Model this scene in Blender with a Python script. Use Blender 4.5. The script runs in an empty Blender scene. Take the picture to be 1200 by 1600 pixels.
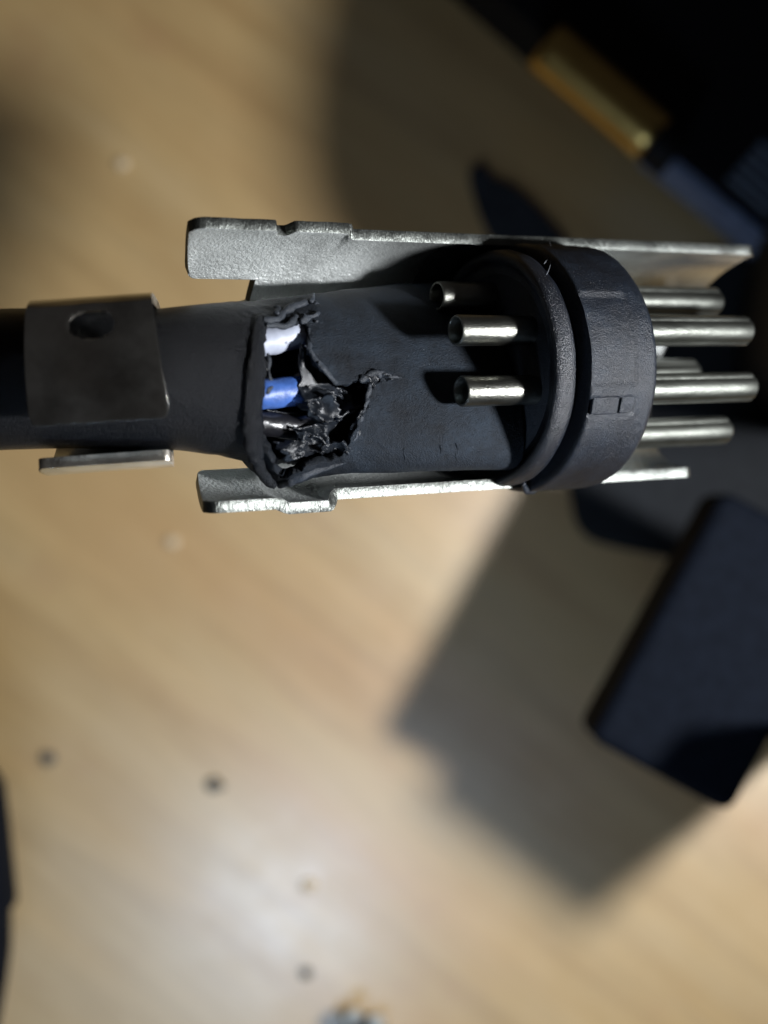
import bpy, bmesh, math, random
from mathutils import Vector, Matrix, noise
random.seed(7)
sc = bpy.context.scene
R = math.radians
D, H = 22.0, 22.0            # lens to the plug, plug to the desk; one unit is 3.62 mm
sc.unit_settings.system = 'METRIC'
sc.unit_settings.scale_length = 0.00362

# ------------------------------------------------------------------ camera
cd = bpy.data.cameras.new('camera')
cam = bpy.data.objects.new('camera', cd)
sc.collection.objects.link(cam)
cam.location = (0, 0, D)
cd.sensor_fit = 'VERTICAL'; cd.sensor_height = 24
cd.lens = 24 * D / 16.0
cd.clip_start = 0.1; cd.clip_end = 2000
cd.dof.use_dof = True
cd.dof.focus_distance = D - 1.2
cd.dof.aperture_fstop = cd.lens * 1e-3 / (2 * 0.26)
sc.camera = cam

# ------------------------------------------------------------------ light
w = bpy.data.worlds.new('World'); sc.world = w; w.use_nodes = True
bg = w.node_tree.nodes['Background']
bg.inputs[0].default_value = (1.0, 0.92, 0.90, 1); bg.inputs[1].default_value = 0.020

def area(name, loc, target, size, power, col, shape='DISK'):
    l = bpy.data.lights.new(name, 'AREA'); l.shape = shape; l.size = size
    l.energy = power; l.color = col
    o = bpy.data.objects.new(name, l); sc.collection.objects.link(o)
    o.location = loc
    o.rotation_euler = (Vector(target) - Vector(loc)).to_track_quat('-Z', 'Y').to_euler()
    return o
area('desk_lamp', (19, -2.0, 11.5), (-3, -2, -12), 3.0, 14500, (0.95, 0.97, 1.0))
area('phone_torch', (-5, -20.5, 8), (-2, -6, -22), 8.0, 2350, (0.56, 0.74, 1.0))

sc.view_settings.view_transform = 'Standard'; sc.view_settings.look = 'None'
sc.view_settings.exposure = 0; sc.view_settings.gamma = 1
sc.cycles.use_denoising = True
sc.cycles.max_bounces = 8

# ------------------------------------------------------------------ helpers
def at(px, py, z):
    f = (D - z) / D
    return Vector(((px - 600) / 100 * f, (800 - py) / 100 * f, z))
PLUG = Matrix.Translation((1.74, 2.35, 0)) @ Matrix.Rotation(R(4), 4, 'Z') @ Matrix.Rotation(R(29), 4, 'Y')
PINV = PLUG.inverted()
def loc(px, py, zl):
    """point of the plug's own plane z = zl seen at that place of the photograph"""
    o = PINV @ Vector((0, 0, D)); p = PINV @ at(px, py, 0)
    d = p - o; t = (zl - o.z) / d.z
    return o + d * t
def topx(v):
    p = PLUG @ v
    return (600 + 100 * p.x * D / (D - p.z), 800 - 100 * p.y * D / (D - p.z))

XB, LB, TB = -4.1, 1.7, R(29)
def bend(p):
    """the cable end of the plug is bent level: to the left of XB it turns by TB over the length LB"""
    if p.x >= XB: return Vector(p)
    s = XB - p.x; n = 24; st = s / n; x, z = XB, 0.0
    for k in range(n):
        a = TB * min(1, (k + .5) * st / LB); x -= math.cos(a) * st; z -= math.sin(a) * st
    a = TB * min(1, s / LB)
    return Vector((x - math.sin(a) * p.z, p.y, z + math.cos(a) * p.z))
def locb(px, py, zl):
    x, y = loc(px, py, zl).xy
    for _ in range(12):
        q = Vector((x, y, zl)); u = topx(bend(q)); ux = topx(bend(q + Vector((.01, 0, 0)))); uy = topx(bend(q + Vector((0, .01, 0))))
        a, b, c, d = (ux[0] - u[0]) / .01, (uy[0] - u[0]) / .01, (ux[1] - u[1]) / .01, (uy[1] - u[1]) / .01
        ex, ey = px - u[0], py - u[1]; det = a * d - b * c
        x += max(-1, min(1, (d * ex - b * ey) / det)); y += max(-1, min(1, (a * ey - c * ex) / det))
    return Vector((x, y, zl))

def interp(tab, x):
    if x <= tab[0][0]: return tab[0][1]
    for (a, b), (c, d) in zip(tab, tab[1:]):
        if x <= c:
            t = (x - a) / (c - a); t = t * t * (3 - 2 * t) * .5 + t * .5
            return b + (d - b) * t
    return tab[-1][1]

def link(name, me, mat, parent=None, smooth=True):
    if smooth:
        for p in me.polygons: p.use_smooth = True
    if mat: me.materials.append(mat)
    o = bpy.data.objects.new(name, me); sc.collection.objects.link(o)
    if parent: o.parent = parent
    return o
def mesh(name, v, f, mat, parent=None, smooth=True):
    me = bpy.data.meshes.new(name); me.from_pydata([tuple(q) for q in v], [], f); me.update()
    return link(name, me, mat, parent, smooth)
def from_bm(name, bm, mat, parent=None, smooth=True):
    me = bpy.data.meshes.new(name); bm.to_mesh(me); bm.free()
    return link(name, me, mat, parent, smooth)
def thing(name, label, cat, mat=None, group=None):
    o = bpy.data.objects.new(name, None); sc.collection.objects.link(o)
    if mat is not None: o.matrix_world = mat
    o.empty_display_size = .3
    tag(o, label, cat, group); return o
def tag(o, label=None, cat=None, group=None, kind=None):
    if label: o['label'] = label
    if cat: o['category'] = cat
    if group: o['group'] = group
    if kind: o['kind'] = kind
def edge_split(o, ang=35):
    m = o.modifiers.new('edges', 'EDGE_SPLIT'); m.split_angle = R(ang)
def bevel(o, wd, seg=2, ang=40):
    m = o.modifiers.new('bevel', 'BEVEL'); m.width = wd; m.segments = seg
    m.limit_method = 'ANGLE'; m.angle_limit = R(ang)

def lathe(name, prof, mat, parent, seg=96, center=(0, 0), jitter=0, seed=0, close=True, rfun=None):
    """profile of (x, r) turned about the local x axis"""
    v, f = [], []
    n = len(prof)
    for i, (x, r) in enumerate(prof):
        for j in range(seg):
            a = 2 * math.pi * j / seg
            rr = r
            if rfun: rr = rfun(x, r, a)
            if jitter and r > .01:
                p = Vector((x, r * math.cos(a), r * math.sin(a)))
                rr += jitter * (noise.noise(p * 2.3 + Vector((seed, 0, 0))) + .5 * noise.noise(p * 7 + Vector((0, seed, 0))))
            v.append((x, center[0] + rr * math.cos(a), center[1] + rr * math.sin(a)))
    for i in range(n - 1):
        for j in range(seg):
            k = (j + 1) % seg
            f.append((i * seg + j, (i + 1) * seg + j, (i + 1) * seg + k, i * seg + k))
    if close:
        f.append(tuple(range(seg))); f.append(tuple((n - 1) * seg + j for j in reversed(range(seg))))
    return mesh(name, v, f, mat, parent)

def sweep(name, pts, rads, mat, parent, seg=14, flat=1.0, rough=0, seed=0, up=Vector((0, 0, 1)), sub=6):
    """tube along a smooth line; flat squeezes it along 'up'"""
    P, Q = [], []
    n = len(pts)
    for i in range(n - 1):
        p0, p1, p2, p3 = pts[max(i - 1, 0)], pts[i], pts[i + 1], pts[min(i + 2, n - 1)]
        for s in range(sub):
            t = s / sub
            P.append(.5 * ((2 * p1) + (p2 - p0) * t + (2 * p0 - 5 * p1 + 4 * p2 - p3) * t * t + (3 * p1 - p0 - 3 * p2 + p3) * t ** 3))
            Q.append(rads[i] + (rads[i + 1] - rads[i]) * t)
    P.append(pts[-1]); Q.append(rads[-1])
    v, f = [], []
    for i, p in enumerate(P):
        d = (P[min(i + 1, len(P) - 1)] - P[max(i - 1, 0)]).normalized()
        side = d.cross(up)
        if side.length < 1e-4: side = d.cross(Vector((0, 1, 0)))
        side.normalize(); u = side.cross(d).normalized()
        for j in range(seg):
            a = 2 * math.pi * j / seg
            q = p + side * math.cos(a) * Q[i] + u * math.sin(a) * Q[i] * flat
            if rough:
                s = Vector((seed * 3.1, 0, 0))
                q = q + (q - p) * (rough * 2.2 * noise.noise(q * 9 + s)) + Vector((noise.noise(q * 14 + s), noise.noise(q * 14 + s + Vector((5, 5, 5))), noise.noise(q * 12 - s))) * rough * .05
            v.append(q)
    m = len(P)
    for i in range(m - 1):
        for j in range(seg):
            k = (j + 1) % seg
            f.append((i * seg + j, i * seg + k, (i + 1) * seg + k, (i + 1) * seg + j))
    f.append(tuple(reversed(range(seg)))); f.append(tuple((m - 1) * seg + j for j in range(seg)))
    return mesh(name, v, f, mat, parent)

# ------------------------------------------------------------------ materials
def base_mat(name, col, rough, metal=0.0, spec=.5):
    m = bpy.data.materials.new(name); m.use_nodes = True
    b = m.node_tree.nodes['Principled BSDF']
    b.inputs['Base Color'].default_value = (*col, 1); b.inputs['Roughness'].default_value = rough
    b.inputs['Metallic'].default_value = metal; b.inputs['Specular IOR Level'].default_value = spec
    return m, m.node_tree, b
def N(nt, t, **k):
    n = nt.nodes.new(t)
    for a, b in k.items(): setattr(n, a, b)
    return n
def noise_node(nt, scale, detail=4, rough=.55, vec=None):
    n = N(nt, 'ShaderNodeTexNoise'); n.inputs['Scale'].default_value = scale
    n.inputs['Detail'].default_value = detail; n.inputs['Roughness'].default_value = rough
    if vec is not None: nt.links.new(vec, n.inputs['Vector'])
    return n
def ramp(nt, fac, stops):
    r = N(nt, 'ShaderNodeValToRGB'); e = r.color_ramp.elements
    while len(e) < len(stops): e.new(.5)
    for q, (p, c) in zip(e, stops):
        q.position = p; q.color = (*c, 1) if len(c) == 3 else c
    nt.links.new(fac, r.inputs[0]); return r
def bump(nt, b, hs, dist=.02):
    """hs: list of (height socket, strength), chained"""
    prev = None
    for h, s in hs:
        n = N(nt, 'ShaderNodeBump'); n.inputs['Strength'].default_value = s; n.inputs['Distance'].default_value = dist
        nt.links.new(h, n.inputs['Height'])
        if prev: nt.links.new(prev.outputs[0], n.inputs['Normal'])
        prev = n
    nt.links.new(prev.outputs[0], b.inputs['Normal'])
def mixc(nt, fac, a, b):
    m = N(nt, 'ShaderNodeMix', data_type='RGBA')
    if hasattr(fac, 'links'): nt.links.new(fac, m.inputs[0])
    else: m.inputs[0].default_value = fac
    for s, q in ((m.inputs[6], a), (m.inputs[7], b)):
        if hasattr(q, 'links'): nt.links.new(q, s)
        else: s.default_value = (*q, 1)
    return m.outputs[2]
def obj_vec(nt, scale=(1, 1, 1), rot=(0, 0, 0)):
    t = N(nt, 'ShaderNodeTexCoord'); m = N(nt, 'ShaderNodeMapping')
    m.inputs['Scale'].default_value = scale; m.inputs['Rotation'].default_value = rot
    nt.links.new(t.outputs['Object'], m.inputs[0]); return m.outputs[0]

def rubber_mat(name, dark, dust, rough, dust_from=None, fleck=.0, bumps=1.0, spec=.4):
    m, nt, b = base_mat(name, dark, rough, 0, spec)
    v = obj_vec(nt)
    n1 = noise_node(nt, 1.6, 6, .62, v); n2 = noise_node(nt, 12, 6, .75, v); n3 = noise_node(nt, 42, 3, .7, v)
    r1 = ramp(nt, n1.outputs[0], [(.3, (.15,) * 3), (.7, (1,) * 3)])
    r2 = ramp(nt, n2.outputs[0], [(.35, (.45,) * 3), (.72, (1,) * 3)])
    mul = N(nt, 'ShaderNodeMath', operation='MULTIPLY')
    nt.links.new(r1.outputs[0], mul.inputs[0]); nt.links.new(r2.outputs[0], mul.inputs[1])
    fac = mul.outputs[0]
    if dust_from is not None:      # rubbed pale only beyond this place along the cable
        sx = N(nt, 'ShaderNodeSeparateXYZ'); nt.links.new(v, sx.inputs[0])
        mr = N(nt, 'ShaderNodeMapRange'); mr.inputs[1].default_value = dust_from - .5; mr.inputs[2].default_value = dust_from + .7
        nt.links.new(sx.outputs[0], mr.inputs[0])
        m2 = N(nt, 'ShaderNodeMath', operation='MULTIPLY')
        nt.links.new(fac, m2.inputs[0]); nt.links.new(mr.outputs[0], m2.inputs[1]); fac = m2.outputs[0]
        m3 = N(nt, 'ShaderNodeMapRange'); m3.inputs[3].default_value = .30; m3.inputs[4].default_value = rough
        nt.links.new(mr.outputs[0], m3.inputs[0]); nt.links.new(m3.outputs[0], b.inputs['Roughness'])
    c = mixc(nt, fac, dark, dust)
    if fleck:
        vo = N(nt, 'ShaderNodeTexVoronoi'); vo.inputs['Scale'].default_value = 9; nt.links.new(v, vo.inputs['Vector'])
        rf = ramp(nt, vo.outputs['Distance'], [(0.035, (1,) * 3), (.06, (0,) * 3)])
        sel = ramp(nt, n1.outputs[0], [(.5, (0,) * 3), (.56, (fleck,) * 3)])
        mm = N(nt, 'ShaderNodeMath', operation='MULTIPLY')
        nt.links.new(rf.outputs[0], mm.inputs[0]); nt.links.new(sel.outputs[0], mm.inputs[1])
        c = mixc(nt, mm.outputs[0], c, (.28, .31, .34))
    nt.links.new(c, b.inputs['Base Color'])
    bump(nt, b, [(n2.outputs[0], .35 * bumps), (n3.outputs[0], .45 * bumps), (n1.outputs[0], .3 * bumps)], .03)
    return m

def metal_mat(name, col, rough, grain, gscale, tint=None, stretch=(1, 1, 1), dirt=.0):
    m, nt, b = base_mat(name, col, rough, 1)
    v = obj_vec(nt, stretch)
    n1 = noise_node(nt, gscale, 3, .7, v); n2 = noise_node(nt, 1.3, 5, .6, v)
    r = ramp(nt, n2.outputs[0], [(.3, tuple(c * (1 - dirt) for c in col)), (.6, col)])
    if tint:
        n3 = noise_node(nt, .7, 3, .5, v)
        rr = ramp(nt, n3.outputs[0], [(.45, (0,) * 3), (.7, (.7,) * 3)])
        nt.links.new(mixc(nt, rr.outputs[0], r.outputs[0], tint), b.inputs['Base Color'])
    else: nt.links.new(r.outputs[0], b.inputs['Base Color'])
    mr = N(nt, 'ShaderNodeMapRange'); mr.inputs[3].default_value = rough * .8; mr.inputs[4].default_value = min(1, rough * 1.3)
    nt.links.new(n2.outputs[0], mr.inputs[0]); nt.links.new(mr.outputs[0], b.inputs['Roughness'])
    bump(nt, b, [(n1.outputs[0], grain), (n2.outputs[0], grain * .5)], .03)
    return m

def grain_left(m):
    """the plating is grainy towards the cable end and smooth round the pins"""
    nt = m.node_tree; b = nt.nodes['Principled BSDF']; v = obj_vec(nt)
    n = noise_node(nt, 19, 3, .6, v); n2 = noise_node(nt, 3, 3, .6, obj_vec(nt, (.15, 1, 1)))
    sx = N(nt, 'ShaderNodeSeparateXYZ'); nt.links.new(v, sx.inputs[0])
    mr = N(nt, 'ShaderNodeMapRange'); mr.inputs[1].default_value = -2.2; mr.inputs[2].default_value = -.4
    mr.inputs[3].default_value = 1; mr.inputs[4].default_value = .12
    nt.links.new(sx.outputs[0], mr.inputs[0])
    mu = N(nt, 'ShaderNodeMath', operation='MULTIPLY'); nt.links.new(n.outputs[0], mu.inputs[0]); nt.links.new(mr.outputs[0], mu.inputs[1])
    for key, lo, hi in (('Metallic', .98, .62), ('Roughness', .24, .42)):
        q = N(nt, 'ShaderNodeMapRange'); q.inputs[1].default_value = .12; q.inputs[2].default_value = 1
        q.inputs[3].default_value = lo; q.inputs[4].default_value = hi
        nt.links.new(mr.outputs[0], q.inputs[0]); nt.links.new(q.outputs[0], b.inputs[key])
    bump(nt, b, [(mu.outputs[0], .85), (n2.outputs[0], .15)], .035)
M = {}
M['jacket'] = rubber_mat('rubbed_black_rubber', (.002, .0025, .004), (.017, .027, .041), .62, dust_from=-3.9, fleck=.5, bumps=2.0, spec=.26)
M['torn'] = rubber_mat('torn_black_rubber', (.006, .008, .011), (.045, .055, .072), .5, bumps=1.2)
M['flap'] = rubber_mat('crumpled_black_rubber', (.0025, .003, .004), (.020, .024, .031), .30, bumps=.6)
M['insert'] = rubber_mat('moulded_black_plastic', (.0025, .003, .005), (.011, .017, .027), .36, fleck=1, bumps=1.3, spec=.42)
M['ring'] = rubber_mat('shiny_black_plastic', (.0025, .003, .005), (.013, .017, .025), .30, fleck=1, bumps=1.4, spec=.6)
M['shell'] = metal_mat('nickel_plated_steel', (.76, .79, .77), .36, .0, 22, tint=None, dirt=.4)
M['shell'].node_tree.nodes['Principled BSDF'].inputs['Metallic'].default_value = .72
grain_left(M['shell'])
M['clamp'] = metal_mat('dull_nickel', (.80, .82, .78), .17, .10, 5, tint=(.50, .46, .40), dirt=.5)
M['worn'] = metal_mat('worn_clamp_edge', (.90, .84, .74), .32, .4, 14, dirt=.5)
M['rim'] = metal_mat('sheared_steel_edge', (.19, .20, .185), .40, .75, 11, stretch=(1.8, .5, .5), dirt=.5)
M['pin'] = metal_mat('drawn_nickel', (.26, .27, .24), .30, .16, 9, stretch=(.5, 2, 2), dirt=.35)
M['cup'] = metal_mat('bright_nickel', (.32, .32, .285), .29, .28, 22, dirt=.3)
M['brass'] = metal_mat('gold_plated_brass', (.62, .43, .14), .34, .05, 4, dirt=.1)
M['steel'] = metal_mat('steel', (.75, .8, .8), .3, .1, 5)

def plain(name, col, rough, sub=0, bs=0.1, scale=12, spec=.5, var=.25):
    m, nt, b = base_mat(name, col, rough, 0, spec)
    v = obj_vec(nt); n = noise_node(nt, scale, 4, .6, v)
    r = ramp(nt, n.outputs[0], [(.3, tuple(c * (1 - var) for c in col)), (.7, tuple(min(1, c * (1 + var)) for c in col))])
    nt.links.new(r.outputs[0], b.inputs['Base Color'])
    bump(nt, b, [(n.outputs[0], bs)], .03)
    if sub: b.inputs['Subsurface Weight'].default_value = sub; b.inputs['Subsurface Radius'].default_value = (.1, .1, .12)
    return m
M['white'] = plain('white_insulation', (.36, .385, .46), .5, .0, .15, 8, var=.06)
M['blue'] = plain('blue_insulation', (.04, .10, .32), .45, .0, .3, 8, var=.2)
M['black_wire'] = plain('black_insulation', (.008, .008, .010), .3, 0, .3, 10)
M['navy'] = plain('dark_navy_plastic', (.0045, .0062, .0105), .75, 0, .1, 3, spec=.05)
M['black'] = plain('black_plastic', (.004, .004, .005), .6, 0, .1, 3, spec=.2)
M['pouch'] = plain('dark_grey_cloth', (.016, .018, .021), .8, 0, .4, 3, spec=.2)
M['scrap'] = plain('grey_black_plastic', (.030, .033, .040), .7, 0, .3, 2, spec=.2)
M['lint'] = plain('grey_lint', (.16, .17, .19), .7, 0, .1, 9)
M['rib'] = plain('grey_ribbed_plastic', (.14, .17, .22), .6, 0, .2, 3)
M['edge'] = plain('slate_blue_plastic', (.20, .25, .38), .5, 0, .1, 3)
M['crumb'] = plain('dark_crumb', (.10, .10, .09), .7, 0, .3, 9)
M['drop'] = plain('pale_crumb', (.72, .58, .38), .4, 0, .2, 9, var=.05)

def wood():
    m, nt, b = base_mat('varnished_wood', (.5, .36, .2), .34, 0, .5)
    g = R(38)
    v = obj_vec(nt, (1, 1, 1), (0, 0, g))
    def st(sx, sy, sc_, det, ro):
        mp = N(nt, 'ShaderNodeMapping'); mp.inputs['Scale'].default_value = (sx, sy, 1)
        nt.links.new(v, mp.inputs[0]); return noise_node(nt, sc_, det, ro, mp.outputs[0])
    big = st(.25, 1, .16, 4, .55); mid = st(.10, 1, .85, 6, .62); fine = st(.06, 1, 5.0, 6, .7)
    spots = noise_node(nt, .35, 4, .6, v)
    rb = ramp(nt, big.outputs[0], [(.32, (.60, .36, .135)), (.5, (.64, .43, .18)), (.68, (.66, .485, .25))])
    rm = ramp(nt, mid.outputs[0], [(.30, (.80, .75, .68)), (.48, (.95, .94, .92)), (.7, (1.05, 1.05, 1.05))])
    rf = ramp(nt, fine.outputs[0], [(.3, (.90, .89, .86)), (.6, (1.02, 1.02, 1.02))])
    def mul(a, c):
        q = N(nt, 'ShaderNodeMix', data_type='RGBA', blend_type='MULTIPLY'); q.inputs[0].default_value = 1
        nt.links.new(a, q.inputs[6]); nt.links.new(c, q.inputs[7]); return q.outputs[2]
    c = mul(mul(rb.outputs[0], rm.outputs[0]), rf.outputs[0])
    sp = ramp(nt, spots.outputs[0], [(.58, (0,) * 3), (.75, (.4,) * 3)])
    c = mixc(nt, sp.outputs[0], c, (.50, .28, .12))
    nt.links.new(c, b.inputs['Base Color'])
    b.inputs['Roughness'].default_value = .48; b.inputs['Specular IOR Level'].default_value = 1.0
    b.inputs['Coat Weight'].default_value = 1; b.inputs['Coat IOR'].default_value = 2.0
    smear = noise_node(nt, .8, 5, .6, v)
    mr = N(nt, 'ShaderNodeMapRange'); mr.inputs[3].default_value = .26; mr.inputs[4].default_value = .42
    nt.links.new(smear.outputs[0], mr.inputs[0]); nt.links.new(mr.outputs[0], b.inputs['Coat Roughness'])
    bump(nt, b, [(fine.outputs[0], .12), (smear.outputs[0], .12)], .1)
    return m
M['wood'] = wood()

# ------------------------------------------------------------------ desk
S = 160
desk = mesh('desk_top', [(-S, -S, -H), (S, -S, -H), (S, S, -H), (-S, S, -H)], [(0, 1, 2, 3)], M['wood'])
tag(desk, kind='structure')

# ------------------------------------------------------------------ steel shell half with its tail and cable clamp
shell = thing('metal_shell_half', 'open nickel-plated steel shell half with long raised rims and folded cable clamp', 'connector shell', PLUG)
RS = 1.91; TH = .165
xbrk = loc(391, 440, -1.35).x
xt0, xt1 = loc(299, 350, 0).x, loc(1181, 380, 0).x
xb0, xb1 = loc(322, 785, 0).x, loc(1084, 738, 0).x
xm = loc(545, 362, 0).x
def outw(x, a):
    k = max(0, 1 - a / R(26)) ** 1.5 * interp([(-9, .06), (xm - .03, .06), (xm + .05, 0), (9, 0)], x)
    a_, b_, c_, d_ = XN
    k += max(0, 1 - (math.pi - a) / R(30)) ** 1.5 * interp([(-9, .08), (a_, .08), (b_, .15), (c_, .15), (d_, .0), (9, 0)], x)
    return k
XN = [loc(p, q, 0).x for p, q in ((432, 785), (446, 790), (512, 785), (524, 775))]
def cyl(x, a, r=RS):
    r = r + outw(x, a)
    return Vector((x, r * math.cos(a), -r * math.sin(a)))
NA = 72
def sheet(cols, name, mat, parent, th=TH):
    """cols: list of lists of points, all the same length"""
    v, f = [], []
    n = len(cols[0])
    for c in cols: v += c
    for i in range(len(cols) - 1):
        for j in range(n - 1):
            f.append((i * n + j, i * n + j + 1, (i + 1) * n + j + 1, (i + 1) * n + j))
    return v, f
V, F = [], []
def add(v, f):
    k = len(V); V.extend(v); F.extend([tuple(q + k for q in t) for t in f])
def rise(x, side):        # rim height beyond the half circle, as an angle
    n = .03 * noise.noise(Vector((x * 3, side, 0))) * .25
    if side == 0:
        tab = [(-9, .045), (loc(430, 355, 0).x, .045), (loc(436, 355, 0).x, -.06), (loc(452, 355, 0).x, -.06), (loc(458, 355, 0).x, .045),
               (xm - .02, .045), (xm + .04, .0), (9, 0)]
    else:
        a, b, c, d = loc(432, 785, 0).x, loc(448, 790, 0).x, loc(510, 785, 0).x, loc(524, 775, 0).x
        tab = [(-9, .04), (a, .04), (b, .05), (c, .05), (d, 0), (9, 0)]
    return interp(tab, x) + n
A1, A2 = R(39), R(141)
NX = 220
alist = [0 + A1 * i / 16 for i in range(17)] + [A1 + (A2 - A1) * i / 44 for i in range(1, 45)] + [A2 + (math.pi - A2) * i / 16 for i in range(1, 17)]
cols = []
for i in range(NX + 1):
    t = i / NX; c = []
    for a in alist:
        k = a / math.pi
        k2 = k * k * (3 - 2 * k)
        xe = xt1 + (xb1 - xt1) * k2
        # soft corners where the rims meet the right hand end
        for cc, da in ((0, a), (1, math.pi - a)):
            rr = .16
            s = da * RS
            if s < rr: xe -= rr - math.sqrt(max(0, rr * rr - (rr - s) ** 2))
        x = xbrk + t * (xe - xbrk)
        aa = a
        if a <= A1: aa = a - rise(x, 0) * (1 - a / A1)
        if a >= A2: aa = a + rise(x, 1) * ((a - A2) / (math.pi - A2))
        c.append(cyl(x, aa))
    cols.append(c)
add(*sheet(cols, '', None, None))
for side, (xs, al) in enumerate(((xt0, alist[:17]), (xb0, alist[60:]))):
    cols = []
    L_ = xbrk - xs
    for i in range(33):
        x = xs + L_ * (i / 32)
        d = (x - xs); rr = .20
        ins = rr - math.sqrt(max(0, rr * rr - (rr - d) ** 2)) if d < rr else 0
        s0, s1 = al[0] + ins / RS * 1.0, al[-1] - ins / RS * 1.0
        c = []
        for a in al:
            k = (a - al[0]) / (al[-1] - al[0])
            aa = s0 + (s1 - s0) * k
            if side == 0: aa -= rise(x, 0) * (1 - k)
            else: aa += rise(x, 1) * k
            xx = x + (.30 * k if side == 0 else .30 * (1 - k)) * (1 - i / 32)
            c.append(cyl(xx, aa))
        cols.append(c)
    add(*sheet(cols, '', None, None))
bm = bmesh.new()
vs = [bm.verts.new(q) for q in V]
for t in F:
    try: bm.faces.new([vs[k] for k in t])
    except ValueError: pass
bmesh.ops.remove_doubles(bm, verts=bm.verts[:], dist=.0008)
bmesh.ops.recalc_face_normals(bm, faces=bm.faces[:])
tr = from_bm('trough', bm, M['shell'], shell)
tr.data.materials.append(M['rim'])
sm = tr.modifiers.new('sheet', 'SOLIDIFY'); sm.thickness = TH; sm.offset = 0; sm.material_offset_rim = 1
bevel(tr, .014, 2, 50)

# tail strip from the trough to the clamp
cols = []
tail_n = 24
for i in range(41):
    t = i / 40
    x = xbrk + .02 - t * (xbrk + 6.1)
    hwd = 1.10 - .18 * min(1, t * 1.2) + (.06 * (1 - t * 8) if t < .125 else 0)
    zc = .22 * t * t * (3 - 2 * t)
    c = []
    for j in range(tail_n + 1):
        y = hwd * (2 * j / tail_n - 1)
        z = -math.sqrt(RS * RS - y * y) + zc
        c.append(bend(Vector((x, y, z))))
    cols.append(c)
v, f = sheet(cols, '', None, None)
tail = mesh('tail_strip', v, f, M['shell'], shell)
sm = tail.modifiers.new('sheet', 'SOLIDIFY'); sm.thickness = TH; sm.offset = 0
bevel(tail, .02, 2, 50)

# clamp band
prof = [(-1.12, .10), (-1.18, -.3), (-1.16, -.8), (-.85, -1.35), (-.45, -1.62), (0, -1.68), (.45, -1.62), (.85, -1.35), (1.02, -.8),
        (1.03, -.3), (1.03, .15), (1.01, .38), (.90, .58), (.66, .70), (.34, .765), (0, .78), (-.3, .745), (-.64, .66)]
def catmull(P, sub):
    out = []
    for i in range(len(P) - 1):
        p0, p1, p2, p3 = P[max(i - 1, 0)], P[i], P[i + 1], P[min(i + 2, len(P) - 1)]
        for s in range(sub):
            t = s / sub
            out.append(.5 * ((2 * p1) + (p2 - p0) * t + (2 * p0 - 5 * p1 + 4 * p2 - p3) * t * t + (3 * p1 - p0 - 3 * p2 + p3) * t ** 3))
    out.append(P[-1]); return out
pts = catmull([Vector((0, y - .10, z)) for y, z in prof], 9)
tl, trr, bl, br = locb(38, 465, .72), locb(236, 468, .72), locb(47, 648, .68), locb(266, 636, .68)
ll, lr = locb(55, 720, .1), locb(270, 720, .1)
n = len(pts)
hole = locb(143, 509, .78); hr = .34; HE = .68
CX = 44
gv, idx = [], {}
for i in range(n):
    u = i / (n - 1)
    if u < .25: a, b = ll.x, lr.x
    elif u < .62:
        k = (u - .25) / .37; a = ll.x + (tl.x - ll.x) * k; b = lr.x + (trr.x - lr.x) * k
    else:
        k = max(0, (u - .66) / .34); k = k ** 1.3; a = tl.x + (bl.x - tl.x) * k; b = trr.x + (br.x - trr.x) * k
    e = min(i, n - 1 - i); ins = 0
    if e < 7: ins = .10 * (1 - math.sqrt(1 - (1 - e / 7) ** 2))
    for j in range(CX + 1):
        s = j / CX
        x = (a + ins) + (b - a - 2 * ins) * s
        q = Vector((x, pts[i].y, pts[i].z + .03 * math.sin(s * 3.1) * (u > .7) + .012 * noise.noise(Vector((x * 2, pts[i].y * 2, 3)))))
        gv.append(q)
gf = []
inhole = set()
for i in range(n - 1):
    for j in range(CX):
        ids = (i * (CX + 1) + j, i * (CX + 1) + j + 1, (i + 1) * (CX + 1) + j + 1, (i + 1) * (CX + 1) + j)
        c = sum((gv[k] for k in ids), Vector()) / 4
        if c.z > .3 and (Vector((c.x - hole.x, (c.y - hole.y) / HE, 0))).length < hr: inhole.update(ids); continue
        gf.append(ids)
used = set(k for t in gf for k in t)
for k in inhole & used:
    q = gv[k]; d = Vector((q.x - hole.x, (q.y - hole.y) / HE, 0)); l = d.length
    gv[k] = Vector((hole.x + d.x / l * hr, hole.y + d.y / l * hr * HE, q.z - .02))
bm = bmesh.new(); vs = [bm.verts.new(bend(q)) for q in gv]
for t in gf: bm.faces.new([vs[k] for k in t])
bmesh.ops.delete(bm, geom=[q for q in bm.verts if not q.link_faces], context='VERTS')
bmesh.ops.recalc_face_normals(bm, faces=bm.faces[:])
cl = from_bm('cable_clamp', bm, M['clamp'], shell); cl['label'] = 'dull folded clamp plate with a round hole'
cl.data.materials.append(M['worn'])
sm = cl.modifiers.new('sheet', 'SOLIDIFY'); sm.thickness = .15; sm.offset = 0; sm.material_offset_rim = 1
bevel(cl, .035, 2, 50)

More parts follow.
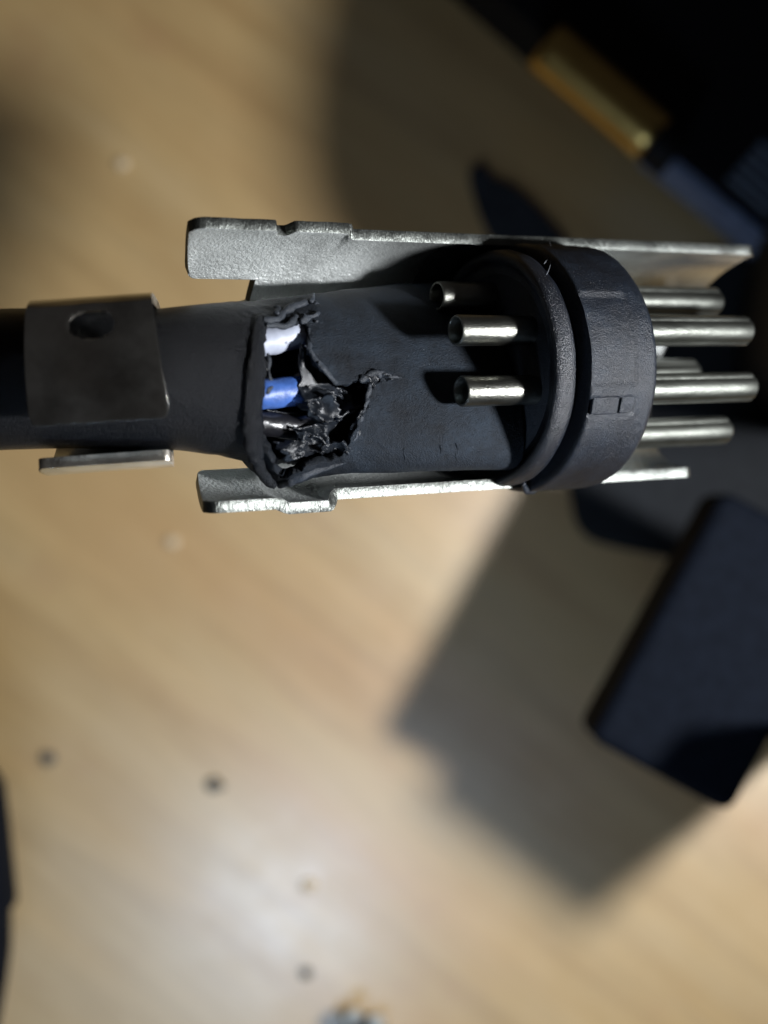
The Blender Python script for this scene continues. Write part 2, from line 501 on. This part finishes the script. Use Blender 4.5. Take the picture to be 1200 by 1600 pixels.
# ------------------------------------------------------------------ plug insert with its contacts
ins = thing('plug_insert', 'round black plastic plug insert with metal contact pins and open solder cups', 'plug', PLUG)
CY = -.12
def flange_r(x, r, a):
    if r < 1.8: return r
    # flattened pads on the side towards the viewer; a is measured from +y towards +z
    d = math.degrees(a)
    if 62 < d < 104 and .42 < x < 1.22: return r - .035
    if 110 < d < 118 and .42 < x < 1.25: return r - .075
    return r
def dense(prof, step=.05):
    out = []
    for (a, b), (c, d) in zip(prof, prof[1:]):
        n = max(1, int(math.hypot(c - a, d - b) / step))
        for k in range(n): out.append((a + (c - a) * k / n, b + (d - b) * k / n))
    out.append(prof[-1]); return out
fl = lathe('flange', dense([(.38, .4), (.38, 1.88), (.395, 1.925), (.43, 1.945), (1.0, 1.945), (1.55, 1.93), (1.62, 1.90), (1.645, 1.84), (1.645, .3)]),
           M['insert'], ins, 240, (CY, 0), .012, 1, rfun=flange_r)
edge_split(fl, 60)
co = lathe('core', [(-.02, .2), (-.02, 1.5), (.3, 1.62), (.4, 1.62), (.4, .3)], M['insert'], ins, 96, (CY, 0), .01, 2)
rg = lathe('ring', dense([(.02, 1.2), (-.04, 1.60), (-.13, 1.68), (-.15, 1.74), (-.12, 1.80), (-.05, 1.83), (.10, 1.84), (.18, 1.82), (.225, 1.76), (.24, 1.4)]),
           M['ring'], ins, 200, (CY, 0), .016, 3)
# moulding marks on the flange
def on_flange(x, deg, lift=0):
    a = R(deg); r = 1.945 + lift
    return Vector((x, CY + r * math.cos(a), r * math.sin(a)))
def pad(name, x0, x1, d0, d1, lift, mat, th=.03):
    v, f = [], []
    nx, nd = 10, 12
    for i in range(nx + 1):
        for j in range(nd + 1):
            q = on_flange(x0 + (x1 - x0) * i / nx, d0 + (d1 - d0) * j / nd, lift)
            q += Vector((0, noise.noise(q * 9), noise.noise(q * 8))) * .012
            v.append(q)
    for i in range(nx):
        for j in range(nd):
            k = i * (nd + 1) + j
            f.append((k, k + 1, k + nd + 2, k + nd + 1))
    o = mesh(name, v, f, mat, ins)
    m = o.modifiers.new('body', 'SOLIDIFY'); m.thickness = th; m.offset = 0
    bevel(o, .022, 3, 40); return o
pad('moulding_mark', .98, 1.22, 108, 117, -.028, M['insert'], .04)
pad('moulding_mark', .46, .95, 109.5, 117.5, -.044, M['insert'], .06)
sweep('torn_edge', [Vector((.20, -1.93, .25)), Vector((.32, -2.04, .12)), Vector((.5, -2.06, .02)), Vector((.75, -2.03, -.1))], [.03, .06, .05, .02], M['insert'], ins, 12, .8, .15, 4)

for k, pl in enumerate((
        [(858, 378, .0), (862, 390, .06), (856, 404, .05), (850, 412, .0)], [(846, 424, 0), (852, 431, .03), (858, 420, .05), (861, 405, .03), (858, 398, .0)],
        [(948, 447, 0), (955, 445, .02)])):
    q = [Vector(loc(a, b, 1.80 * math.sqrt(max(.05, 1 - ((b - 577) / 205) ** 2)) + .06 + c)) for a, b, c in pl]
    sweep('lint', q, [.0045] * len(q), M['lint'], ins, 6, 1, 0, k, sub=5)

def pin(y, z, x0, x1, r, n_seg=40):
    """rolled contact with a seam groove and a blunt nosed tip"""
    v, f = [], []
    st = [(x0, r), (x1 - .17, r), (x1 - .15, r * .985), (x1 - .03, r * .55), (x1 - .02, r * .40), (x1 + .03, r * .30), (x1 + .045, r * .12)]
    st = [(x0 + (x1 - .17 - x0) * k / 10, r) for k in range(10)] + st[1:]
    for x, q in st:
        for j in range(n_seg):
            a = 2 * math.pi * j / n_seg
            d = abs((math.degrees(a) - 52 + 180) % 360 - 180)
            g = 1 - .30 * max(0, 1 - d / 10) * (1 if q > r * .9 else 0)
            d2 = abs((math.degrees(a) - 152 + 180) % 360 - 180)
            g -= .10 * max(0, 1 - d2 / 9) * (1 if q > r * .9 else 0)
            v.append((x, y + q * g * math.cos(a), z + q * g * math.sin(a)))
    for i in range(len(st) - 1):
        for j in range(n_seg):
            k = (j + 1) % n_seg
            f.append((i * n_seg + j, (i + 1) * n_seg + j, (i + 1) * n_seg + k, i * n_seg + k))
    f.append(tuple(range(n_seg))); f.append(tuple((len(st) - 1) * n_seg + j for j in reversed(range(n_seg))))
    o = mesh('contact_pin', v, f, M['pin'], ins); edge_split(o, 28); return o
for y, z, x1 in ((.461, 1.0, 4.42), (-.461, 1.0, 4.42), (1.105, 0, 4.74), (-1.105, 0, 4.74), (.02, -1.1, 5.10)):
    pin(CY + y + .0, z, 1.5, x1, .245)
def cup(y, z, x0):
    prof = [(.1, .16), (.1, .222), (x0 + .03, .228), (x0, .215), (x0, .190), (x0 + .03, .178), (x0 + .7, .172), (x0 + .72, .02)]
    o = lathe('solder_cup', [(p, q) for p, q in prof], M['cup'], ins, 48, (CY + y, z)); edge_split(o, 40); return o
cup(1.13, .02, -1.0); cup(.461, 1.0, -1.33); cup(-.43, 1.0, -1.31)
# a bright sliver of solder at the jacket's end
sweep('solder_bead', [loc(797, 690, .45), loc(796, 700, .42), loc(798, 712, .38)], [.03, .045, .02], M['cup'], ins, 10, 1, .3)

# ------------------------------------------------------------------ cable
cab = thing('cable', 'black rubber cable with torn jacket showing white and blue wires', 'cable', PLUG)
top_px = [(0, 483), (240, 485), (390, 471), (430, 466), (500, 456), (560, 446), (650, 436), (790, 430)]
bot_px = [(0, 703), (60, 701), (270, 703), (340, 711), (385, 722), (405, 742), (430, 759), (452, 757), (480, 746), (520, 742), (600, 741), (790, 737)]
ctr = [(-9, -.45), (-6, -.42), (-4, -.35), (-1, -.3), (1, -.3)]
hzt = [(-9, .93), (-6, .93), (-4, .92), (-2.5, .86), (.5, .82)]
roll = [(-9, 0), (-5, .0), (-3.5, .1), (-1.5, .38), (.5, .42)]
ytop = sorted(tuple(locb(a, b, -.4).xy) for a, b in top_px)
ybot = sorted(tuple(locb(a, b, -.4).xy) for a, b in bot_px)
XL, XR = -12.5, -.06
def extent(x):
    a, b = interp(ytop, x), interp(ybot, x)
    return (a + b) / 2, (a - b) / 2
def jpoint(x, a, dr=0):
    cy, hw = extent(x); hz = interp(hzt, x); cz = interp(ctr, x)
    y = (hw + dr) * math.cos(a); z = (hz + dr) * math.sin(a)
    e = .90
    z = (hz + dr) * math.copysign(abs(math.sin(a)) ** e, math.sin(a))
    return Vector((x, cy + y, cz + z - interp(roll, x) * y))
def jz(x, y):
    cy, hw = extent(x); k = max(-.999, min(.999, (y - cy) / hw))
    return jpoint(x, math.acos(k)).z
def surf(px, py, lift=0):
    """point on the jacket's upper side seen at that place"""
    z = .4
    for _ in range(12):
        p = locb(px, py, z); z = z * .4 + .6 * (jz(p.x, p.y) + lift)
    return locb(px, py, z)
opening = [(417, 507), (440, 505), (462, 503), (474, 500), (484, 512), (480, 530), (482, 547), (497, 570), (515, 588), (524, 602), (548, 601),
           (562, 594), (582, 590), (596, 590), (584, 604), (574, 618), (572, 634), (560, 655), (552, 676), (543, 697), (531, 713), (506, 722), (478, 730),
           (462, 740), (446, 747), (437, 738), (424, 716), (414, 690), (408, 664), (407, 640), (414, 622), (417, 590), (415, 550)]
gap = [(428, 727), (446, 725), (466, 728), (462, 736), (446, 740), (434, 741)]
def inside(p, poly):
    x, y = p; c = False; n = len(poly)
    for i in range(n):
        (x1, y1), (x2, y2) = poly[i], poly[(i + 1) % n]
        if (y1 > y) != (y2 > y) and x < (x2 - x1) * (y - y1) / (y2 - y1) + x1: c = not c
    return c
bm = bmesh.new()
NXJ, NAJ = 250, 220
xs = [XL + (-7 - XL) * i / 20 for i in range(20)] + [-7 + (XR + 7) * (i / NXJ) for i in range(NXJ + 1)]
open3 = [surf(*p) for p in opening]
open2 = [(p.x, p.y) for p in open3]
def crumple(p):
    """creases fade out away from the tear"""
    d = min((Vector((p.x, p.y)) - Vector(q)).length for q in open2) if (-5 < p.x < -.3 and p.z > -.9) else 9
    k = max(0, 1 - d / .8) ** 1.5
    n = noise.noise(p * 3.1) * .5 + noise.noise(p * 7.3) * .3 + (1 - abs(noise.noise(p * 5.2)) * 3) * .25
    lowr = max(0, 1 - abs(p.y + 1.1) / .55) * (1 if -3.2 < p.x < -.2 else 0)
    n2 = (1 - abs(noise.noise(Vector((p.x * 3.2 + p.y * 2, p.y * 2.2, p.z * 2)))) * 5)
    return .050 * k * n + .012 * lowr * max(0, n2) + .010 * noise.noise(p * 1.7)
ring = []
for x in xs:
    rr = []
    for j in range(NAJ):
        a = 2 * math.pi * j / NAJ
        p = jpoint(x, a)
        q = jpoint(x, a, .05) - p
        if -7 < x: p = p + q.normalized() * crumple(p)
        # ragged end by the plug face
        if x > -.45: p.x -= .05 * (noise.noise(Vector((math.cos(a) * 2, math.sin(a) * 2, 4))) + .5) * (x + .45) / .4
        rr.append(bm.verts.new(bend(p)))
    ring.append(rr)
for i in range(len(xs) - 1):
    for j in range(NAJ):
        k = (j + 1) % NAJ
        vs = [ring[i][j], ring[i + 1][j], ring[i + 1][k], ring[i][k]]
        xm_ = (xs[i] + xs[i + 1]) / 2; c = jpoint(xm_, 2 * math.pi * (j + .5) / NAJ)
        if c.z > -.75 and -5.5 < c.x < -1 and (math.sin(2 * math.pi * (j + .5) / NAJ) > -.1):
            nn = Vector((noise.noise(c * 9), noise.noise(c * 9 + Vector((7, 7, 7))), 0)) * .05
            if inside((c.x + nn.x, c.y + nn.y), open2): continue
        if -5.2 < xm_ < -3 and inside(topx(sum((q.co for q in vs), Vector()) / 4), gap): continue
        bm.faces.new(vs)
bmesh.ops.delete(bm, geom=[q for q in bm.verts if not q.link_faces], context='VERTS')
bd = [q for q in bm.verts if any(e.is_boundary for e in q.link_edges) and -5 < q.co.x < -.6]
for _ in range(3): bmesh.ops.smooth_vert(bm, verts=bd, factor=.4, use_axis_x=True, use_axis_y=True, use_axis_z=True)
bmesh.ops.recalc_face_normals(bm, faces=bm.faces[:])
jk = from_bm('jacket', bm, M['jacket'], cab)
sm = jk.modifiers.new('wall', 'SOLIDIFY'); sm.thickness = .12; sm.offset = -1
bevel(jk, .015, 1, 60)

# wires inside
def wire(pxs, depth, r, mat, label, seed):
    pts = []
    for k, (px, py) in enumerate(pxs):
        p = bend(locb(px, py, depth[k])); pts.append(p)
    o = sweep('wire', pts, [r] * len(pts), mat, cab, 24, 1, .03, seed, sub=12); o['label'] = label; return o
wire([(300, 548), (380, 538), (425, 532), (470, 522), (560, 520), (650, 530)], (0, .02, .04, .0, -.35, -.5), .205, M['white'], 'white insulated wire', 1)
wire([(300, 622), (380, 618), (425, 615), (470, 612), (510, 625), (530, 640)], (0, .08, .1, .04, -.4, -.7), .215, M['blue'], 'blue insulated wire', 2)
wire([(300, 655), (380, 660), (425, 663), (470, 668), (560, 672), (650, 660)], (-.05, 0, 0, -.05, -.3, -.5), .185, M['black_wire'], 'black insulated wire', 3)
wire([(300, 580), (380, 574), (425, 572), (470, 566), (560, 556), (650, 545)], (-.4, -.35, -.35, -.4, -.5, -.6), .2, M['black_wire'], 'black insulated wire', 4)

# crumpled flaps in the tear
def flap(corners, lifts, amp, seed, n=18, ragged=.20, th=.035):
    c = [bend(surf(px, py, l)) for (px, py), l in zip(corners, lifts)]
    v, f = [], []
    s = Vector((seed * 2.7, seed * 1.3, 0))
    for i in range(n + 1):
        for j in range(n + 1):
            u, w_ = i / n, j / n
            uu = u + ragged * (u - .5) * 2 * noise.noise(Vector((w_ * 5, seed, 1)))
            ww = w_ + ragged * (w_ - .5) * 2 * noise.noise(Vector((u * 5, seed, 9)))
            p = c[0] * (1 - uu) * (1 - ww) + c[1] * uu * (1 - ww) + c[2] * uu * ww + c[3] * (1 - uu) * ww
            q = p * 2.6 + s
            rid = 1 - abs(noise.noise(q * .9)) * 5; rid2 = 1 - abs(noise.noise(q * 1.9)) * 4
            p = p + Vector((noise.noise(q) * .5, noise.noise(q + Vector((3, 3, 3))) * .5, rid * .8 + rid2 * .22 + .10 * noise.noise(q * 5))) * amp
            v.append(p)
    for i in range(n):
        for j in range(n):
            k = i * (n + 1) + j; f.append((k, k + 1, k + n + 2, k + n + 1))
    o = mesh('torn_flap', v, f, M['flap'], cab); edge_split(o, 24)
    m = o.modifiers.new('wall', 'SOLIDIFY'); m.thickness = th
    return o
flap([(466, 548), (480, 548), (538, 628), (466, 632)], [-.16, -.10, -.30, -.32], .05, 1)
flap([(470, 600), (496, 600), (528, 620), (476, 634)], [-.14, -.05, -.18, -.22], .10, 2)
flap([(464, 636), (516, 618), (536, 650), (500, 662)], [-.20, -.04, -.12, -.14], .11, 3)
flap([(462, 668), (515, 660), (550, 644), (532, 704)], [-.22, -.18, -.20, -.22], .12, 4)
flap([(520, 604), (566, 600), (560, 640), (536, 650)], [-.34, -.24, -.26, -.36], .10, 14)
flap([(458, 672), (500, 676), (530, 712), (486, 704)], [-.24, -.20, -.22, -.24], .12, 5)
flap([(430, 690), (470, 680), (528, 704), (444, 721)], [-.22, -.24, -.16, -.20], .08, 6)
flap([(548, 664), (566, 640), (572, 660), (546, 700)], [-.06, .0, .0, -.05], .06, 7)
flap([(500, 700), (530, 690), (540, 704), (512, 716)], [-.1, -.06, -.05, -.1], .09, 8)
flap([(478, 520), (488, 520), (500, 575), (486, 566)], [-.22, -.02, -.02, -.2], .05, 9)
flap([(560, 590), (600, 583), (612, 594), (574, 606)], [-.02, .06, .04, -.03], .07, 10)
flap([(415, 640), (470, 646), (470, 668), (414, 668)], [-.5, -.5, -.6, -.6], .04, 11)

def lip(name, pxs, rads, lift, flat=.6, rough=.5, seed=0, mat='torn'):
    return sweep(name, [bend(surf(a, b, lift)) for a, b in pxs], rads, M[mat], cab, 12, flat, rough, seed, sub=8)
lip('torn_lip', [(416, 494), (404, 510), (400, 560), (397, 610), (394, 660), (400, 705), (418, 742), (434, 756)], [.05, .10, .13, .15, .16, .16, .15, .10], -.01, .55, .15, 1, 'jacket')
lip('torn_lip', [(409, 500), (396, 540), (390, 590), (385, 650), (387, 700)], [.02, .04, .045, .05, .02], .03, .7, .3, 2, 'jacket')
lip('torn_lip', [(412, 498), (424, 500), (436, 497), (446, 486), (462, 478), (478, 473), (488, 464)], [.035, .05, .05, .055, .06, .05, .04], .06, .6, 0.23, 3)
lip('torn_shred', [(486, 472), (488, 466), (489, 459)], [.04, .035, .025], .10, .7, .4, 4)
lip('torn_shred', [(486, 468), (493, 473), (500, 476)], [.03, .03, .015], .10, .7, .4, 5)
lip('torn_shred', [(432, 492), (434, 483), (427, 478)], [.035, .035, .02], .07, .7, .5, 6)
lip('torn_lip', [(416, 509), (432, 508), (448, 510), (458, 500), (464, 494)], [.035, .04, .05, .06, .04], .02, .6, 0.18, 7)
lip('torn_lip', [(470, 502), (480, 498), (490, 494), (500, 488)], [.05, .05, .04, .02], .03, .6, 0.32, 8)
lip('torn_lip', [(434, 757), (454, 752), (478, 742), (505, 732), (540, 722)], [.06, .07, .06, .05, .02], .0, .6, 0.18, 9)
lip('torn_lip', [(562, 596), (578, 586), (596, 584), (612, 588), (628, 590)], [.03, .055, .06, .03, .01], .02, .6, 0.36, 10)
lip('torn_lip', [(578, 600), (574, 620), (572, 636), (562, 660), (556, 684), (545, 700)], [.05, .04, .03, .035, .03, .02], .0, .6, 0.41, 11)
lip('torn_lip', [(484, 512), (484, 545), (500, 570), (516, 588), (524, 600)], [.02, .035, .04, .05, .03], .0, .6, 0.32, 12)
lip('torn_shred', [(419, 552), (421, 566), (420, 580), (424, 594)], [.02, .03, .02, .025], -.02, .6, 0.41, 13)
lip('torn_shred', [(426, 604), (420, 610), (418, 616)], [.025, .035, .02], -.02, .6, 0.41, 14)
lip('scuff', [(688, 696), (692, 702), (689, 708)], [.01, .022, .01], .0, .5, .3, 21, 'jacket')
lip('scuff', [(712, 692), (716, 700), (713, 712), (716, 720)], [.01, .02, .024, .01], .0, .5, .3, 22, 'jacket')
lip('scuff', [(705, 708), (712, 712), (718, 709)], [.008, .014, .008], .0, .5, .3, 23, 'jacket')
lip('scuff', [(630, 702), (634, 714), (632, 722)], [.006, .014, .006], .0, .5, .3, 24, 'jacket')
lip('scuff', [(740, 712), (748, 706), (756, 706)], [.005, .010, .005], .0, .5, .3, 25, 'jacket')
lip('scuff', [(560, 520), (568, 523), (574, 529)], [.004, .007, .004], .0, .5, .3, 26, 'jacket')
for k in range(12):      # crumbs of rubber along the tear
    a = random.choice(opening); px, py = a[0] + random.gauss(6, 9), a[1] + random.gauss(0, 8)
    if px < 425: continue
    p = bend(surf(px, py, .01)); q = p + Vector((random.uniform(-.06, .06), random.uniform(-.06, .06), .02))
    sweep('rubber_crumb', [p, (p + q) / 2 + Vector((0, 0, .02)), q], [.01, random.uniform(.012, .025), .008], M['torn'], cab, 6, .8, .5, k, sub=2)

# ------------------------------------------------------------------ things on the desk behind
def rounded_slab(name, poly, z0, z1, mat, parent, rad=.35, bev=.18, taper=None):
    """upright prism over a polygon (world x, y), its upright edges rounded"""
    out = []
    n = len(poly)
    for i in range(n):
        p, a, b = Vector(poly[i]), Vector(poly[i - 1]), Vector(poly[(i + 1) % n])
        u, w_ = (a - p).normalized(), (b - p).normalized()
        r = min(rad, (a - p).length * .4, (b - p).length * .4)
        s, e = p + u * r, p + w_ * r
        for k in range(7):
            t = k / 6; out.append(s * (1 - t) ** 2 + p * 2 * t * (1 - t) + e * t * t)
    m = len(out)
    low = out
    if taper:
        cx, cy, s = taper; low = [Vector((cx + (q.x - cx) * s, cy + (q.y - cy) * s)) for q in out]
    v = [(q.x, q.y, z0) for q in low] + [(q.x, q.y, z1) for q in out]
    f = [tuple(reversed(range(m))), tuple(range(m, 2 * m))] + [(i, (i + 1) % m, m + (i + 1) % m, m + i) for i in range(m)]
    o = mesh(name, v, f, mat, parent, smooth=False); bevel(o, bev, 3, 30); return o

# dark navy box, lower right
A = at(918, 1152, -12.9); B = at(1146, 1278, -12.4)
u = Vector((B.x - A.x, B.y - A.y)).normalized(); nrm = Vector((-u.y, u.x)); 
wd = (Vector((B.x, B.y)) - Vector((A.x, A.y))).length
a2 = Vector((A.x, A.y))
nb = thing('power_adapter', 'dark navy plastic adapter box with rounded corners at the lower right', 'power adapter')
rounded_slab('housing', [a2, a2 + u * wd, a2 + u * wd + nrm * 7.0, a2 + nrm * 7.0], -15.0, -12.6, M['navy'], nb, .42, .34)
rounded_slab('shadow_arm', [Vector((8.3, -6.1)), Vector((11.5, -8.6)), Vector((12.7, -7.1)), Vector((9.5, -4.6))], -21.99, -8.2, M['navy'], nb, .35, .2, taper=(13.6, -6.4, .3))  # added arm, out of view, only there to extend the adapter's desk shadow
rounded_slab('foot', [a2 + u * 1.6 + nrm * 2.6, a2 + u * (wd) + nrm * 2.6, a2 + u * (wd) + nrm * 5.2, a2 + u * 1.6 + nrm * 5.2], -21.99, -15.1, M['black'], nb, .3, .1)
hc = at(1106, 1132, -12.6)
hol = lathe('screw_recess', [(0, .20), (.004, .20), (.005, .14), (.004, .10), (.003, .02)], M['navy'], nb, 32)
hol.matrix_world = Matrix.Translation((hc.x, hc.y, -12.6)) @ Matrix.Rotation(R(-90), 4, 'Y')

# wide black device, upper right, with a slate edge and ribs
P0, P1 = at(775, -5, -19), at(1215, 380, -19)
e = Vector((P1.x - P0.x, P1.y - P0.y)).normalized(); nn = Vector((-e.y, e.x))
p0 = Vector((P0.x, P0.y)) - e * 6; p1 = Vector((P1.x, P1.y)) + e * .6
dev = thing('black_device', 'flat black device with slate blue edge and ribbed top, upper right corner', 'device')
rounded_slab('case', [p0 + nn * .02, p1 + nn * .02, p1 + nn * 14, p0 + nn * 14], -21.99, -19.0, M['black'], dev, .3, .12)
q0 = at(1022, 222, -19); q0 = Vector((q0.x, q0.y))
rounded_slab('edge_strip', [q0 - nn * .34, p1 - nn * .34, p1 + nn * .05, q0 + nn * .05], -20.6, -18.9, M['edge'], dev, .1, .1)
for k in range(5):
    c = at(1150, 262, -19); c = Vector((c.x, c.y)) + nn * (.34 * k - .4)
    rounded_slab('rib', [c - nn * .09, c + e * 2.6 - nn * .09, c + e * 2.6 + nn * .09, c + nn * .09], -19.0, -18.75, M['rib'], dev, .06, .04)

# brass barrel lying at the device's corner
b0, b1 = at(852, 72, -17.6), at(1022, 218, -17.6)
ax = (b1 - b0)
bb = thing('brass_barrel', 'gold coloured metal barrel at the corner of the flat black device', 'connector')
L0 = ax.length
brl = lathe('sleeve', dense([(0, .30), (0, .72), (.05, .78), (L0 * .97, .78), (L0, .74), (L0, .3)], .3), M['brass'], bb, 64, rfun=None)
brl.matrix_world = Matrix.Translation(b0) @ ax.to_track_quat('X', 'Z').to_matrix().to_4x4()
cr = lathe('collar', [(L0 + .0, .5), (L0 + .0, .7), (L0 + .8, .7), (L0 + .8, .4)], M['black'], bb, 48); edge_split(cr)
cr.matrix_world = brl.matrix_world.copy()
st_ = lathe('tip', [(-.15, .1), (-.15, .34), (.05, .34), (.05, .1)], M['black'], bb, 32)
st_.matrix_world = brl.matrix_world.copy()

# tall black case, mostly outside the picture, added and shaped to shade the desk
tc = thing('shade_case', 'tall flaring black case at the right edge behind the plug pins, added to shade the desk', 'case')
top = [(8.9, 9.2), (8.15, 5.3), (8.35, 3.4), (9.6, 1.9), (10.9, .4), (17.5, .4), (19.0, 12.0), (12, 13)]
top = [Vector(q) for q in top]
rounded_slab('body', top, -21.99, -4.6, M['black'], tc, .9, .3, taper=(14.5, 5.2, .58))

# small dark clutter by the barrel: strip of black plastic lying in the shade
cs = [at(732, 262, -21.6), at(758, 250, -21.6), at(768, 274, -21.6), at(806, 288, -21.6), at(850, 330, -21.6), at(905, 395, -21.6), at(780, 400, -21.6), at(748, 330, -21.6), at(736, 290, -21.6)]
cl2 = rounded_slab('cable_tie_scrap', [Vector((q.x, q.y)) for q in reversed(cs)], -21.99, -21.7, M['scrap'], None, .9, .1)
tag(cl2, 'jagged black plastic scrap lying in the shade below the gold barrel', 'plastic scrap')

# dark soft pouch lying behind the plug pins
ps_ = [at(px, py, -21.2) for px, py in ((905, 842), (1010, 866), (1270, 905), (1270, 420), (1180, 395), (1040, 400), (960, 520), (880, 700))]
o = rounded_slab('dark_pouch', [Vector((q.x, q.y)) for q in ps_], -21.99, -21.4, M['pouch'], None, 1.2, .3)
tag(o, 'dark grey flat pouch lying on the desk behind the plug pins', 'pouch')

# black rounded handle at the left edge
hz_ = -15.0
hp = []
for py, px in ((1120, -70), (1200, -18), (1232, 2), (1290, 9), (1340, 14), (1400, 20), (1416, 21), (1426, 14), (1434, 11), (1446, 12), (1490, 12), (1540, 6), (1600, -4), (1680, -24), (1760, -60)):
    q = at(px, py, hz_); hp.append((-q.y, q.x))
cxh = at(-170, 1400, hz_).x
hd = lathe('hand_tool', [(a, b - cxh) for a, b in hp], M['navy'], None, 64)
hd.matrix_world = Matrix.Translation((cxh, 0, hz_)) @ Matrix.Rotation(R(-90), 4, 'Z')
tag(hd, 'rounded dark tool end just entering the picture at the lower left edge', 'hand tool')

# little metal post at the bottom edge
def facing(px, py, z):
    c = at(px, py, z); d = Vector((0, 0, D)) - c
    z = d.normalized(); x = Vector((0, 1, 0)).cross(z).normalized(); y = z.cross(x)
    return Matrix.Translation(c) @ Matrix((x, y, z)).transposed().to_4x4()
ps = thing('metal_post', 'small shiny metal post between two lower lugs at the bottom edge', 'metal post', facing(553, 1589, -20.7))
def upright(name, x, y, z0, z1, r, mat, parent):
    prof = [(z0, .02), (z0, r), (z1 - .05, r), (z1, r - .04), (z1, r * .62), (z1 - .04, r * .55), (z1 - .04, .02)]
    v, f = [], []; sg = 32
    for z, q in prof:
        for j in range(sg):
            a = 2 * math.pi * j / sg; v.append((x + q * math.cos(a), y + q * math.sin(a), z))
    for i in range(len(prof) - 1):
        for j in range(sg):
            k = (j + 1) % sg; f.append((i * sg + j, i * sg + k, (i + 1) * sg + k, (i + 1) * sg + j))
    f.append(tuple(range(sg))); f.append(tuple((len(prof) - 1) * sg + j for j in range(sg)))
    o = mesh(name, v, f, mat, parent); edge_split(o, 35); return o
upright('post', 0, 0, -1.25, 0, .24, M['steel'], ps)
upright('lug', -.42, -.15, -1.25, -.5, .23, M['steel'], ps); upright('lug', .70, -.18, -1.25, -.6, .24, M['steel'], ps)
rounded_slab('base', [Vector((-.80, -2.4)), Vector((1.0, -2.4)), Vector((.9, .06)), Vector((-.60, .06))], -1.28, -1.0, M['black'], ps, .2, .08)

# crumbs on the desk
def crumb(px, py, r, mat, label, seed, flat=.4):
    c = at(px, py, -H)
    bm = bmesh.new(); bmesh.ops.create_icosphere(bm, subdivisions=3, radius=r)
    for q in bm.verts:
        n_ = 1 + .5 * noise.noise(q.co.normalized() * 1.6 + Vector((seed, 0, 0)))
        q.co = Vector((q.co.x * n_, q.co.y * n_ * .9, q.co.z * n_ * flat))
    o = from_bm('crumb', bm, mat); o.location = (c.x, c.y, -H + r * flat * .75); tag(o, label, 'crumb')
crumb(75, 1185, .22, M['crumb'], 'grey crumb on the desk near the lower left edge', 1)
crumb(336, 1226, .25, M['crumb'], 'dark brown crumb on the desk left of the bright glare', 2)
crumb(478, 1520, .20, M['crumb'], 'small grey crumb above the little metal post', 3)
crumb(482, 1384, .22, M['drop'], 'pale crumb in the middle of the bright glare', 4)
crumb(270, 846, .20, M['drop'], 'pale crumb on the desk just below the shell', 5)
crumb(191, 256, .20, M['drop'], 'pale crumb on the desk at the upper left', 6)
